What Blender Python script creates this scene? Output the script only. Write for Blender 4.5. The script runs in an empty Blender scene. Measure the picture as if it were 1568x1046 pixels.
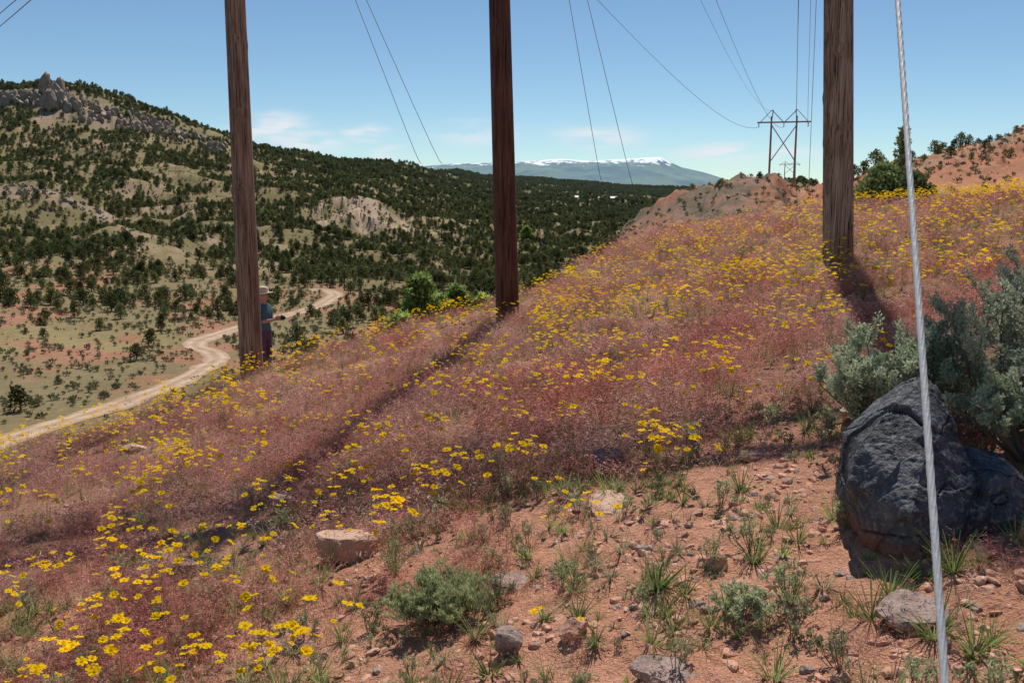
import bpy, math, random
import numpy as np
from mathutils import Vector, Matrix
rng=np.random.default_rng(11); random.seed(5)
F=1400.0; sp=0.1636; cp=math.sqrt(1-sp*sp)
scene=bpy.context.scene
def brg(px,py):
    u=(px-784)/F; v=(522.5-py)/F; d=cp+sp*v
    return u/d,(-sp+cp*v)/d
def E(py): return brg(784,py)[1]
def sstep(a,b,x):
    t=np.clip((x-a)/(b-a),0,1); return t*t*(3-2*t)
# ---------- noise
def _h(ix,iy,s):
    h=(ix*374761393+iy*668265263+s*1442695041)&0xffffffff
    h=((h^(h>>13))*1274126177)&0xffffffff
    h=((h^(h>>15))*2246822519)&0xffffffff
    return ((h^(h>>16))&0xffff)/32767.5-1.0
def vn(x,y,s=0):
    x=np.asarray(x,float);y=np.asarray(y,float)
    ix=np.floor(x).astype(np.int64);iy=np.floor(y).astype(np.int64)
    fx=x-ix;fy=y-iy;fx=fx*fx*fx*(fx*(fx*6-15)+10);fy=fy*fy*fy*(fy*(fy*6-15)+10)
    a=_h(ix,iy,s);b=_h(ix+1,iy,s);c=_h(ix,iy+1,s);d=_h(ix+1,iy+1,s)
    return (a*(1-fx)+b*fx)*(1-fy)+(c*(1-fx)+d*fx)*fy
def fbm(x,y,o=4,s=0):
    r=0;a=.5
    for k in range(o):
        r=r+a*vn(x*2.03**k+7.1*k,y*2.03**k-3.7*k,s+k);a*=.5
    return r
# ---------- terrain
A_,B_,C_=.234,-.015,-1.66
def plane(t,y): return (A_*t+B_)*y+C_
EDGE=([-900,-400,0,200,400,600,780,900,960,1000,1100,1230,1400,1568,1900,2600],
      [8.5,9.5,11.2,12.4,14,15,15.9,20,22,23,22.5,19.5,15.8,13.2,11,9.5])
def p(y,py): return (y,E(py)*y)
COLS={
-900:[(20,-10),(50,-19),(100,-26),(200,-22),(400,10),(700,90),(900,110),(3000,60)],
-300:[(15,-5.4),(25,-10.3),(50,-20),(80,-26.5),(125,-28),(160,-26),(200,-22),(300,p(300,380)[1]),(450,15),p(620,190),p(700,150),(900,100),(3000,60)],
0:[(14,-4.9),(25,-10),(50,-20),(80,-27.5),(98,-28.5),(125,-28.2),(150,-27.5),p(195,470),p(240,430),p(300,378),p(380,318),p(397,292),p(450,284),p(600,215),p(690,176),p(703,148),p(760,131),(850,90),(3000,60)],
100:[(16,-5.1),(25,-9.6),(50,-19.3),(80,-26.4),(105,-28.4),(150,-28),p(195,482),p(240,437),p(300,385),p(380,320),p(397,300),p(450,290),p(600,220),p(670,185),p(684,142),p(760,121),(850,90),(3000,60)],
200:[(16,-4.4),(25,-8.8),(50,-18),(80,-25),(115,-28.4),(160,-28),(200,-26.5),p(240,450),p(300,392),p(400,322),p(500,270),p(600,225),p(680,190),p(696,172),p(760,150),(850,75),(3000,50)],
300:[(17,-4.1),(25,-8),(50,-17),(80,-24),(115,-28.2),(170,-28.3),(230,-27),p(300,402),p(400,335),p(500,288),p(600,240),p(720,200),p(780,184),(900,50),(3000,50)],
400:[(16.5,-3.5),(25,-7.4),(50,-16.5),(80,-23),(115,-27.5),(180,-28.4),(250,-28),p(320,402),p(450,333),p(600,270),p(750,237),p(850,219),(1000,30),(3000,30)],
480:[(18,-3.9),(25,-7),(50,-16),(80,-22),(120,-27),(190,-28.4),(265,-28),p(340,402),p(420,362),p(470,318),p(600,287),p(800,250),p(950,231),(1100,20),(3000,20)],
560:[(19,-4),(25,-6.8),(50,-15.5),(80,-21.5),(120,-26),(200,-28.2),(290,-28),p(350,402),p(420,366),p(465,318),p(600,290),p(850,262),p(1000,244),(1200,20),(3000,20)],
630:[(20,-4),(28,-6.3),(50,-14),(80,-20),(120,-25),(200,-28),(300,-28),p(360,402),p(450,352),p(600,310),p(900,270),p(1100,252),(1300,20),(3000,20)],
700:[(20,-3.6),(30,-7),(55,-14),(90,-21),(130,-25),(220,-28),(320,-28),p(380,400),p(600,330),p(1000,285),p(1400,261),(1700,20),(3000,20)],
780:[(20,-3),(30,-7),(60,-15),(100,-21),(200,-27),(330,-28),p(600,342),p(1000,298),p(1700,270),(3000,10)],
900:[(30,-4.2),(50,-10),(80,-17),(120,-22),(200,-27),(330,-28),p(600,345),p(1000,305),p(1800,279),(3000,5)],
945:[(35,-3),(60,-5.4),p(90,352),(105,-7),(150,-17),(220,-25),(330,-28),p(600,348),p(1000,308),p(1800,284),(3000,0)],
1000:[(40,-2.9),(65,-4.4),p(90,314),(105,-4),(150,-15),(220,-24),(330,-28),p(600,350),p(1000,312),p(1800,287),(3000,0)],
1045:[(40,-2.5),(65,-3.9),p(90,280),(100,-1.5),(150,-14),(250,-25),(350,-27),p(600,355),p(1000,315),p(1800,288),(3000,0)],
1120:[(40,-2.0),(62,-3.4),p(84,286),p(96,270),(115,-3),(160,-12),(300,-20),p(1800,290),(3000,0)],
1187:[(40,-1.7),(62,-2.8),p(84,286),p(98,268),(110,-1.5),(140,-2.5),p(170,300),(220,-5),(450,-2.5),(1800,0),(3000,0)],
1214:[(40,-1.4),(70,-2),p(98,301),(120,-1.5),p(170,301),(260,-4),p(450,293),(700,-10),(1800,0),(3000,0)],
1245:[(40,-1.2),(70,-1.7),p(98,299),(120,-1.2),p(170,301),(260,-4),p(450,296),(700,-10),(1800,0),(3000,0)],
1310:[(40,-1.1),(58,-1.3),(75,-.2),p(90,270),(120,.5),(170,-1),(450,-6),(1800,-5),(3000,0)],
1400:[(28,-.75),(55,-1.2),(74,.8),p(90,247),(120,2),(300,0),(3000,0)],
1440:[(28,-.7),(55,-1.0),(72,1.3),p(90,235),(120,3),(300,0),(3000,0)],
1500:[(28,-.6),(55,-.8),(72,1.8),p(92,220),(120,4),(300,0),(3000,0)],
1568:[(28,-.5),(55,-.6),(74,2.6),p(95,190),(125,6),(300,0),(3000,0)],
1900:[(28,.6),(55,1.5),(75,6),p(95,120),(125,9),(300,0),(3000,0)],
2600:[(30,5),(60,10),(95,18),(125,16),(300,5),(3000,0)]}
T0,T1,DT=-1.3,1.4,.0025
LY0,LY1,DL=math.log(4.0),math.log(3000.),.01
tg=np.arange(T0,T1,DT); lg=np.arange(LY0,LY1,DL); yg=np.exp(lg)
kc=sorted(COLS); ct=[(k-784)/F/1.01 for k in kc]
CE=[]
for k,t in zip(kc,ct):
    e=float(np.interp(k,*EDGE))
    ys=[1,e*.5,e]+[a for a,b in COLS[k] if a>e*1.02]
    zs=[plane(t,1),plane(t,e*.5),plane(t,e)]+[b for a,b in COLS[k] if a>e*1.02]
    CE.append(np.interp(yg,ys,zs)/yg)
CE=np.array(CE)
G=np.empty((len(tg),len(lg)))
for j in range(len(lg)): G[:,j]=np.interp(tg,ct,CE[:,j])
def gk(s):
    r=int(3*s)+1; k=np.exp(-.5*(np.arange(-r,r+1)/s)**2); return k/k.sum(),r
def blur(M,s,ax):
    k,r=gk(s); pad=[(0,0),(0,0)]; pad[ax]=(r,r); Q=np.pad(M,pad,mode='edge')
    out=0
    for i,w in enumerate(k):
        out=out+w*(Q[i:i+M.shape[0],:] if ax==0 else Q[:,i:i+M.shape[1]])
    return out
G=blur(G,2.6,0); G=blur(G,2.2,1)
def base_z(x,y):
    x=np.asarray(x,float);y=np.asarray(y,float)
    yy=np.maximum(y,4.2); t=np.clip(x/yy,T0+.01,T1-.01)
    a=(t-T0)/DT; b=(np.log(np.minimum(yy,2950))-LY0)/DL
    i=np.clip(a.astype(int),0,G.shape[0]-2); j=np.clip(b.astype(int),0,G.shape[1]-2); fa=a-i; fb=b-j
    e=(G[i,j]*(1-fa)+G[i+1,j]*fa)*(1-fb)+(G[i,j+1]*(1-fa)+G[i+1,j+1]*fa)*fb
    z=e*yy
    pl=A_*x+B_*y+C_
    w=sstep(5,8,y)
    return pl*(1-w)+z*w
def gz(x,y,micro=True):
    x=np.asarray(x,float);y=np.asarray(y,float)
    z=base_z(x,y)
    z=z+sstep(4,12,y)*(1-sstep(25,60,y))*.06*fbm(x*.35,y*.35,3,3)
    if micro:
        z=z+(1-sstep(20,40,y))*(.045*fbm(x*1.4,y*1.4,3,5)+.028*fbm(x*5,y*5,3,9))
        z=z+(1-sstep(6,10,y))*.024*np.abs(fbm(x*14,y*14,3,19))
    m=sstep(62,80,y)*(1-sstep(100,112,y))*sstep(.10,.15,x/np.maximum(y,1))
    q=x/np.maximum(y,1)*90
    z=z+m*(1.1*fbm(x/6,y/9,4,12)+1.2*(.35-np.abs(fbm(q/3.2+.5*vn(x/4,y/4,3),y/14,3,14))*1.6)+.35*fbm(x/.9,y/.9,3,18))
    f=sstep(180,420,y)
    rid=1-np.abs(vn(x/55+.3*vn(x/30,y/30,2),y/110,21))
    rid2=1-np.abs(vn(x/22,y/35,23))
    z=z+f*(1-sstep(900,1500,y)*.6)*((rid-.7)*9+(rid2-.6)*5+2.8*fbm(x/14,y/14,3,31))
    bd=sstep(405,425,y)*(1-sstep(480,500,y))*sstep(-.235,-.21,x/np.maximum(y,1))*(1-sstep(-.125,-.105,x/np.maximum(y,1)))
    z=z-bd*7*(1-np.abs(vn(x/9+.5*vn(x/9,y/9,5),y/60,27)))**3+bd*2
    z=z+sstep(60,120,y)*(1-f)*.35*fbm(x/16,y/16,3,41)
    return z
def hit(px,py,y0=40,y1=2500):
    t,e=brg(px,py); ys=np.exp(np.linspace(math.log(y0),math.log(y1),6000))
    z=gz(t*ys,ys); ok=np.nonzero(z>=e*ys)[0]
    y=float(ys[ok[0]]) if len(ok) else y1
    return t*y,y
# ---------- mesh helper
def hsvj(c,a):
    k=1+a*(random.random()*2-1); return tuple(max(0,v*k*(1+.25*a*(random.random()*2-1))) for v in c)
class MB:
    def __init__(s): s.V=[];s.Fa=[];s.M=[];s.C=[];s.n=0
    def add(s,v,f,c=(.5,.5,.5),m=0):
        v=[tuple(q) for q in v]; s.V+=v; s.Fa+=[tuple(i+s.n for i in q) for q in f]
        s.M+=[m]*len(f)
        if len(c)==len(v) and hasattr(c[0],'__len__'): s.C+=[tuple(q) for q in c]
        else: s.C+=[tuple(c)]*len(v)
        s.n+=len(v)
    def tube(s,pts,rad,n=6,c=(.5,.5,.5),m=0,cap=True):
        pts=[Vector(q) for q in pts]; v=[];f=[]; up=Vector((.13,.31,.94))
        for i,q in enumerate(pts):
            d=(pts[min(i+1,len(pts)-1)]-pts[max(i-1,0)]).normalized()
            a=d.cross(up)
            if a.length<.05: a=d.cross(Vector((1,0,0)))
            a.normalize(); b=d.cross(a); r=rad[i] if hasattr(rad,'__len__') else rad
            for k in range(n):
                g=2*math.pi*k/n; v.append(q+a*(r*math.cos(g))+b*(r*math.sin(g)))
        for i in range(len(pts)-1):
            for k in range(n):
                k2=(k+1)%n; f.append((i*n+k,i*n+k2,(i+1)*n+k2,(i+1)*n+k))
        if cap: f.append(tuple(range(n))[::-1]); f.append(tuple((len(pts)-1)*n+k for k in range(n)))
        s.add(v,f,c,m)
    def box(s,o,x,y,z,c=(.5,.5,.5),m=0):
        o,x,y,z=[Vector(q) for q in (o,x,y,z)]
        v=[o+x*a+y*b+z*d for a in(-.5,.5) for b in(-.5,.5) for d in(-.5,.5)]
        s.add(v,[(0,1,3,2),(4,6,7,5),(0,4,5,1),(2,3,7,6),(0,2,6,4),(1,5,7,3)],c,m)
    def cards(s,c,d,L,w,col,m=0):
        c=np.asarray(c);d=np.asarray(d);N=len(c)
        d=d/np.linalg.norm(d,axis=1,keepdims=True)
        r=rng.normal(size=(N,3)); sd=np.cross(d,r); sd/=np.linalg.norm(sd,axis=1,keepdims=True)+1e-9
        L=np.broadcast_to(L,(N,))[:,None]; w=np.broadcast_to(w,(N,))[:,None]
        v=np.stack([c,c+d*L*.5+sd*w*.5,c+d*L,c+d*L*.5-sd*w*.5],1).reshape(-1,3)
        cc=np.repeat(np.asarray(col),4,axis=0)
        s.add(v.tolist(),[(4*i,4*i+1,4*i+2,4*i+3) for i in range(N)],cc.tolist(),m)
    def mesh(s,name,mats,smooth=False):
        me=bpy.data.meshes.new(name); me.from_pydata(s.V,[],s.Fa)
        for m in mats: me.materials.append(m)
        me.polygons.foreach_set('material_index',s.M)
        a=me.color_attributes.new('Col','FLOAT_COLOR','POINT')
        c=np.ones((s.n,4),np.float32); c[:,:3]=np.array(s.C); a.data.foreach_set('color',c.ravel())
        if smooth: me.polygons.foreach_set('use_smooth',[True]*len(s.Fa))
        me.update(); return me
    def obj(s,name,mats,link=True,smooth=False,loc=(0,0,0),parent=None):
        o=bpy.data.objects.new(name,s.mesh(name,mats,smooth)); o.location=loc
        if link: scene.collection.objects.link(o)
        if parent: o.parent=parent
        return o
def empty(name,loc):
    o=bpy.data.objects.new(name,None); o.location=loc; scene.collection.objects.link(o); return o
# ---------- material helpers
class NT:
    def __init__(s,name):
        s.m=bpy.data.materials.new(name); s.m.use_nodes=True; s.t=s.m.node_tree; s.t.nodes.clear()
        s.out=s.t.nodes.new('ShaderNodeOutputMaterial')
    def n(s,ty,**k):
        q=s.t.nodes.new(ty)
        for a,b in k.items(): setattr(q,a,b)
        return q
    def l(s,a,b): s.t.links.new(a,b)
    def mix(s,f,a,b,bt='MIX'):
        q=s.n('ShaderNodeMix',data_type='RGBA',blend_type=bt)
        for i,v in ((0,f),(6,a),(7,b)):
            if hasattr(v,'is_output'): s.l(v,q.inputs[i])
            elif i==0: q.inputs[0].default_value=v
            else: q.inputs[i].default_value=(*v,1) if len(v)==3 else v
        return q.outputs[2]
    def noise(s,sc,det=4,vec=None,rough=.6,dist=0):
        q=s.n('ShaderNodeTexNoise'); q.inputs['Scale'].default_value=sc; q.inputs['Detail'].default_value=det
        q.inputs['Roughness'].default_value=rough; q.inputs['Distortion'].default_value=dist
        if vec: s.l(vec,q.inputs['Vector'])
        return q.outputs['Fac']
    def ramp(s,v,a,b,o0=0.,o1=1.):
        q=s.n('ShaderNodeMapRange',interpolation_type='SMOOTHSTEP'); s.l(v,q.inputs[0])
        for i,x in ((1,a),(2,b),(3,o0),(4,o1)): q.inputs[i].default_value=x
        return q.outputs[0]
    def math(s,op,a,b=0.):
        q=s.n('ShaderNodeMath',operation=op)
        for i,v in enumerate((a,b)):
            if hasattr(v,'is_output'): s.l(v,q.inputs[i])
            else: q.inputs[i].default_value=v
        return q.outputs[0]
    def pos(s): return s.n('ShaderNodeNewGeometry').outputs['Position']
    def objc(s): return s.n('ShaderNodeTexCoord').outputs['Object']
    def scale(s,v,x,y,z):
        q=s.n('ShaderNodeMapping'); q.inputs['Scale'].default_value=(x,y,z); s.l(v,q.inputs['Vector']); return q.outputs[0]
    def bsdf(s,col,rough=.85,spec=.2,bump=None,bd=.01,bs=1.):
        b=s.n('ShaderNodeBsdfPrincipled')
        if hasattr(col,'is_output'): s.l(col,b.inputs['Base Color'])
        else: b.inputs['Base Color'].default_value=(*col,1)
        b.inputs['Roughness'].default_value=rough; b.inputs['Specular IOR Level'].default_value=spec
        if bump is not None:
            q=s.n('ShaderNodeBump'); q.inputs['Distance'].default_value=bd; q.inputs['Strength'].default_value=bs
            s.l(bump,q.inputs['Height']); s.l(q.outputs[0],b.inputs['Normal'])
        s.l(b.outputs[0],s.out.inputs[0]); s.b=b; return b
def foliage(name,trans=.35,vary=.35,patch=None,far=None):
    s=NT(name); c=s.n('ShaderNodeAttribute',attribute_name='Col').outputs['Color']
    r=s.n('ShaderNodeObjectInfo').outputs['Random']
    k=s.ramp(r,0,1,1-vary,1+vary)
    cc=s.n('ShaderNodeVectorMath',operation='SCALE'); s.l(c,cc.inputs[0]); s.l(k,cc.inputs['Scale']); c=cc.outputs[0]
    if patch:
        for sc,tint in patch:
            f=s.ramp(s.noise(sc,3,s.pos()),.42,.60); c=s.mix(f,c,s.mix(1,c,tint,'MULTIPLY'))
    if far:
        z=s.n('ShaderNodeSeparateXYZ'); s.l(s.pos(),z.inputs[0]); c=s.mix(s.ramp(z.outputs[1],250,1700,0,.6),c,far)  # aerial haze painted into the foliage colour, stronger with Y distance
    b=s.n('ShaderNodeBsdfDiffuse'); s.l(c,b.inputs[0])
    tr=s.n('ShaderNodeBsdfTranslucent'); s.l(c,tr.inputs[0])
    mx=s.n('ShaderNodeMixShader'); mx.inputs[0].default_value=trans
    s.l(b.outputs[0],mx.inputs[1]); s.l(tr.outputs[0],mx.inputs[2]); s.l(mx.outputs[0],s.out.inputs[0]); return s.m
def plainmat(name,col,rough=.7,spec=.2,var=.15,sc=8):
    s=NT(name); f=s.noise(sc,3,s.objc()); c=s.mix(f,tuple(v*(1-var) for v in col),tuple(min(1,v*(1+var)) for v in col)); s.bsdf(c,rough,spec,f,.002); return s.m
# ---------- ground material
s=NT('ground_soil'); pos=s.pos()
col=s.n('ShaderNodeAttribute',attribute_name='Col').outputs['Color']
n1=s.noise(1.3,5,pos); n2=s.noise(14,6,pos,.7); n3=s.noise(.09,6,pos,.65); n4=s.noise(90,3,pos); n5=s.noise(.6,7,pos,.75)
c=s.mix(s.ramp(n1,.3,.7,0,.5),col,s.mix(1,col,(.74,.60,.56),'MULTIPLY'))
c=s.mix(s.ramp(n2,.35,.65,0,.6),c,s.mix(1,c,(1.22,1.22,1.22),'MULTIPLY'))
c=s.mix(s.ramp(n3,.4,.62,0,.55),c,s.mix(1,c,(.76,.78,.70),'MULTIPLY'))
c=s.mix(s.ramp(n5,.42,.6,0,.4),c,s.mix(1,c,(.66,.66,.64),'MULTIPLY'))
c=s.mix(s.ramp(n4,.5,.7,0,.4),c,s.mix(1,c,(.6,.5,.48),'MULTIPLY'))
hh=s.math('ADD',s.math('MULTIPLY',n2,1.2),s.math('MULTIPLY',n4,.45))
s.bsdf(c,.95,.1,hh,.05,1.); M_ground=s.m
# ---------- ground mesh
ta=np.concatenate([np.linspace(-1.25,-.66,60)[:-1],np.arange(-.66,.70,.0018),np.linspace(.70,1.3,50)[1:]])
ya=np.concatenate([np.exp(np.arange(math.log(1.2),math.log(30),.0072)),np.exp(np.arange(math.log(30),math.log(2600),.0105))])
TT,YY=np.meshgrid(ta,ya,indexing='ij'); XX=TT*YY; ZZ=gz(XX,YY)
nt,ny=TT.shape
PX=784+F*TT*1.01
def lerp(a,b,w): return a*(1-w[...,None])+b*w[...,None]
def K(*c): return np.array(c,float)
nA=fbm(XX/9,YY/9,4,51); nB=fbm(XX/40,YY/60,4,61); nC=fbm(XX/2.5,YY/2.5,3,71)
edge=np.interp(PX,*EDGE)
SOIL=K(.65,.335,.22)
CC=np.ones(TT.shape+(3,))*SOIL
CC=lerp(CC,K(.50,.27,.19),sstep(4,6.5,YY))
right=sstep(945,995,PX)
CC=lerp(CC,K(.22,.185,.085)*np.ones_like(CC),sstep(edge+3,edge+14,YY)*(1-right))
CC=lerp(CC,K(.46,.24,.15)*np.ones_like(CC),right*sstep(30,45,YY))
val=sstep(75,95,YY)*(1-right)
CC=lerp(CC,K(.25,.205,.11)*np.ones_like(CC),val)
CC=lerp(CC,K(.36,.29,.135)*np.ones_like(CC),val*sstep(.0,.35,nB)*(1-sstep(140,200,YY))*.85)
CC=lerp(CC,K(.38,.20,.125)*np.ones_like(CC),val*sstep(-.06,.16,nA)*sstep(100,160,YY)*(1-sstep(300,380,YY)))
fs=sstep(230,330,YY)
CC=lerp(CC,K(.225,.19,.095)*np.ones_like(CC),fs*.85)
CC=lerp(CC,K(.37,.28,.175)*np.ones_like(CC),fs*sstep(.06,.32,nA+.3*nB)*.8*(1-sstep(700,1100,YY)))
CC=lerp(CC,K(.17,.175,.09)*np.ones_like(CC),sstep(600,980,YY)*.75)
def reg(x0,x1,y0,y1,fx=20,fy=12): return sstep(x0-fx,x0+fx,PX)*(1-sstep(x1-fx,x1+fx,PX))*sstep(y0-fy,y0+fy,YY)*(1-sstep(y1-fy,y1+fy,YY))
bad=np.clip(reg(478,632,422,482,15,10)*sstep(-.2,.1,nA+.25*nC),0,1)
CC=lerp(CC,K(.46,.35,.26)*np.ones_like(CC),bad)
cl=np.clip(reg(-200,170,383,397,20,5)*sstep(-.1,.15,nA+.3*nC)*.9+reg(60,340,655,725,20,14)*sstep(.0,.2,nA+.4*nC)*.9+reg(-100,130,686,706,20,8)*sstep(-.2,.1,nA)*.7+reg(340,440,560,620,20,20)*sstep(.05,.2,nA)*.6+reg(150,400,330,460,30,30)*sstep(.15,.28,nA)*.7,0,1)
CC=lerp(CC,K(.38,.285,.21)*np.ones_like(CC),cl)
but=reg(950,1213,66,112,8,6)
CC=lerp(CC,K(.40,.20,.125)*np.ones_like(CC),but)
CC=lerp(CC,K(.27,.19,.145)*np.ones_like(CC),but*sstep(-.15,.15,nC*.7+nA))
CC=lerp(CC,K(.17,.14,.09)*np.ones_like(CC),but*sstep(.08,.28,nC-.3*nA)*.8)
rh=right*reg(1240,3000,52,130,15,8)
CC=lerp(CC,K(.50,.235,.14)*np.ones_like(CC),rh*.95)
CC=lerp(CC,K(.40,.28,.20)*np.ones_like(CC),rh*sstep(.15,.3,nA+.3*nC)*.7)
verts=np.stack([XX,YY,ZZ],-1).reshape(-1,3)
cols=CC.reshape(-1,3)
idx=np.arange(nt*ny).reshape(nt,ny)
f1=np.stack([idx[:-1,:-1],idx[1:,:-1],idx[1:,1:],idx[:-1,1:]],-1).reshape(-1,4)
xb=np.linspace(-14,14,80); ybk=np.linspace(-14,1.35,50)
XB,YB=np.meshgrid(xb,ybk,indexing='ij'); ZB=A_*XB+B_*YB+C_-.05*sstep(.9,1.3,YB)-.004
vb=np.stack([XB,YB,ZB],-1).reshape(-1,3); ib=np.arange(len(vb)).reshape(80,50)+len(verts)
f2=np.stack([ib[:-1,:-1],ib[1:,:-1],ib[1:,1:],ib[:-1,1:]],-1).reshape(-1,4)
verts=np.concatenate([verts,vb]); cols=np.concatenate([cols,np.tile(SOIL,(len(vb),1))]); faces=np.concatenate([f1,f2])
def fastmesh(name,verts,faces,cols,mat,smooth=True):
    me=bpy.data.meshes.new(name); me.vertices.add(len(verts)); me.vertices.foreach_set('co',verts.astype(np.float32).ravel())
    me.loops.add(faces.size); me.loops.foreach_set('vertex_index',faces.astype(np.int32).ravel())
    me.polygons.add(len(faces)); me.polygons.foreach_set('loop_start',np.arange(0,faces.size,4,dtype=np.int32))
    me.polygons.foreach_set('use_smooth',np.full(len(faces),smooth))
    a=me.color_attributes.new('Col','FLOAT_COLOR','POINT'); c=np.ones((len(verts),4),np.float32); c[:,:3]=cols; a.data.foreach_set('color',c.ravel())
    me.materials.append(mat); me.update(calc_edges=True); me.validate()
    o=bpy.data.objects.new(name,me); scene.collection.objects.link(o); return o
fastmesh('ground_terrain',verts,faces,cols,M_ground)
# ---------- road
s=NT('dirt_road_surface'); ps=s.pos(); a=s.noise(.35,5,ps); b=s.noise(2.5,5,ps,.7)
cv=s.n('ShaderNodeAttribute',attribute_name='Col').outputs['Color']
c=s.mix(s.ramp(a,.35,.65),cv,s.mix(1,cv,(.78,.74,.70),'MULTIPLY')); c=s.mix(s.ramp(b,.4,.65,0,.5),c,s.mix(1,c,(.75,.7,.66),'MULTIPLY')); s.bsdf(c,.95,.1,b,.08); M_road=s.m
RP=[(-160,722),(-60,695),(0,677),(60,658),(150,630),(230,602),(285,580),(315,563),(332,550),(322,539),(300,532),(304,523),(330,514),(365,503),(420,487),(465,476),(498,463),(514,452),(500,445),(474,445)]
rp=np.array([hit(*q,y0=60) for q in RP])
def cat(P,k=14):
    out=[]
    for i in range(len(P)-1):
        p0,p1,p2,p3=P[max(i-1,0)],P[i],P[i+1],P[min(i+2,len(P)-1)]
        for t in np.linspace(0,1,k,endpoint=False):
            out.append(.5*((2*p1)+(-p0+p2)*t+(2*p0-5*p1+4*p2-p3)*t*t+(-p0+3*p1-3*p2+p3)*t**3))
    out.append(P[-1]); return np.array(out)
rc=cat(rp); d=np.gradient(rc,axis=0); d/=np.linalg.norm(d,axis=1,keepdims=True)+1e-9
for _ in range(3): d[1:-1]=(d[:-2]+d[1:-1]+d[2:])/3
nrm=np.stack([-d[:,1],d[:,0]],1); W=2.3
offs=np.linspace(-1,1,11); V=[];Fq=[];RC=[]
for o in offs:
    wob=W*o*(1+.3*fbm(rc[:,0]/4+o*3,rc[:,1]/4,3,4))
    q=rc+nrm*wob[:,None]; z=gz(q[:,0],q[:,1])+.20-.14*abs(o); V.append(np.column_stack([q,z]))
    tr=math.exp(-((abs(o)-.45)/.22)**2); RC.append(np.tile(K(.44,.31,.21)*(1-tr)+K(.60,.45,.34)*tr,(len(rc),1)))
m_=len(rc); V=np.concatenate(V)
for k in range(len(offs)-1):
    i=np.arange(m_-1); Fq.append(np.stack([k*m_+i,k*m_+i+1,(k+1)*m_+i+1,(k+1)*m_+i],1))
fastmesh('dirt_road',V,np.concatenate(Fq),np.concatenate(RC),M_road)
ROAD=rc
# ---------- scatter via geometry nodes
def scatter(name,pts,protos,scl,rot=None,idx=None):
    n=len(pts); col=bpy.data.collections.new(name+'_prototypes')
    for o in protos: col.objects.link(o)
    me=bpy.data.meshes.new(name); me.vertices.add(n); me.vertices.foreach_set('co',np.asarray(pts,np.float32).ravel())
    if rot is None: rot=np.column_stack([rng.normal(0,.06,n),rng.normal(0,.06,n),rng.uniform(0,6.28,n)])
    scl=np.asarray(scl,float)
    if scl.ndim==1: scl=np.repeat(scl[:,None],3,1)
    if idx is None: idx=rng.integers(0,len(protos),n)
    a=me.attributes.new('rot','FLOAT_VECTOR','POINT'); a.data.foreach_set('vector',rot.astype(np.float32).ravel())
    a=me.attributes.new('scl','FLOAT_VECTOR','POINT'); a.data.foreach_set('vector',scl.astype(np.float32).ravel())
    a=me.attributes.new('pick','INT','POINT'); a.data.foreach_set('value',idx.astype(np.int32))
    ob=bpy.data.objects.new(name,me); scene.collection.objects.link(ob)
    g=bpy.data.node_groups.new(name,'GeometryNodeTree')
    g.interface.new_socket('Geometry',in_out='INPUT',socket_type='NodeSocketGeometry'); g.interface.new_socket('Geometry',in_out='OUTPUT',socket_type='NodeSocketGeometry')
    N=g.nodes.new; gi=N('NodeGroupInput'); go=N('NodeGroupOutput'); ci=N('GeometryNodeCollectionInfo'); ci.inputs[0].default_value=col
    ci.inputs['Separate Children'].default_value=True; ci.inputs['Reset Children'].default_value=True
    ip=N('GeometryNodeInstanceOnPoints'); ip.inputs['Pick Instance'].default_value=True
    def na(nm,dt): q=N('GeometryNodeInputNamedAttribute'); q.data_type=dt; q.inputs[0].default_value=nm; return q.outputs[0]
    er=N('FunctionNodeEulerToRotation'); L=g.links.new
    L(na('rot','FLOAT_VECTOR'),er.inputs[0]); L(er.outputs[0],ip.inputs['Rotation']); L(na('scl','FLOAT_VECTOR'),ip.inputs['Scale']); L(na('pick','INT'),ip.inputs['Instance Index'])
    L(gi.outputs[0],ip.inputs['Points']); L(ci.outputs[0],ip.inputs['Instance']); L(ip.outputs[0],go.inputs[0])
    md=ob.modifiers.new('scatter','NODES'); md.node_group=g; return ob
def proto(mb,name,mats,smooth=False): return mb.obj(name,mats,link=False,smooth=smooth)
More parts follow.
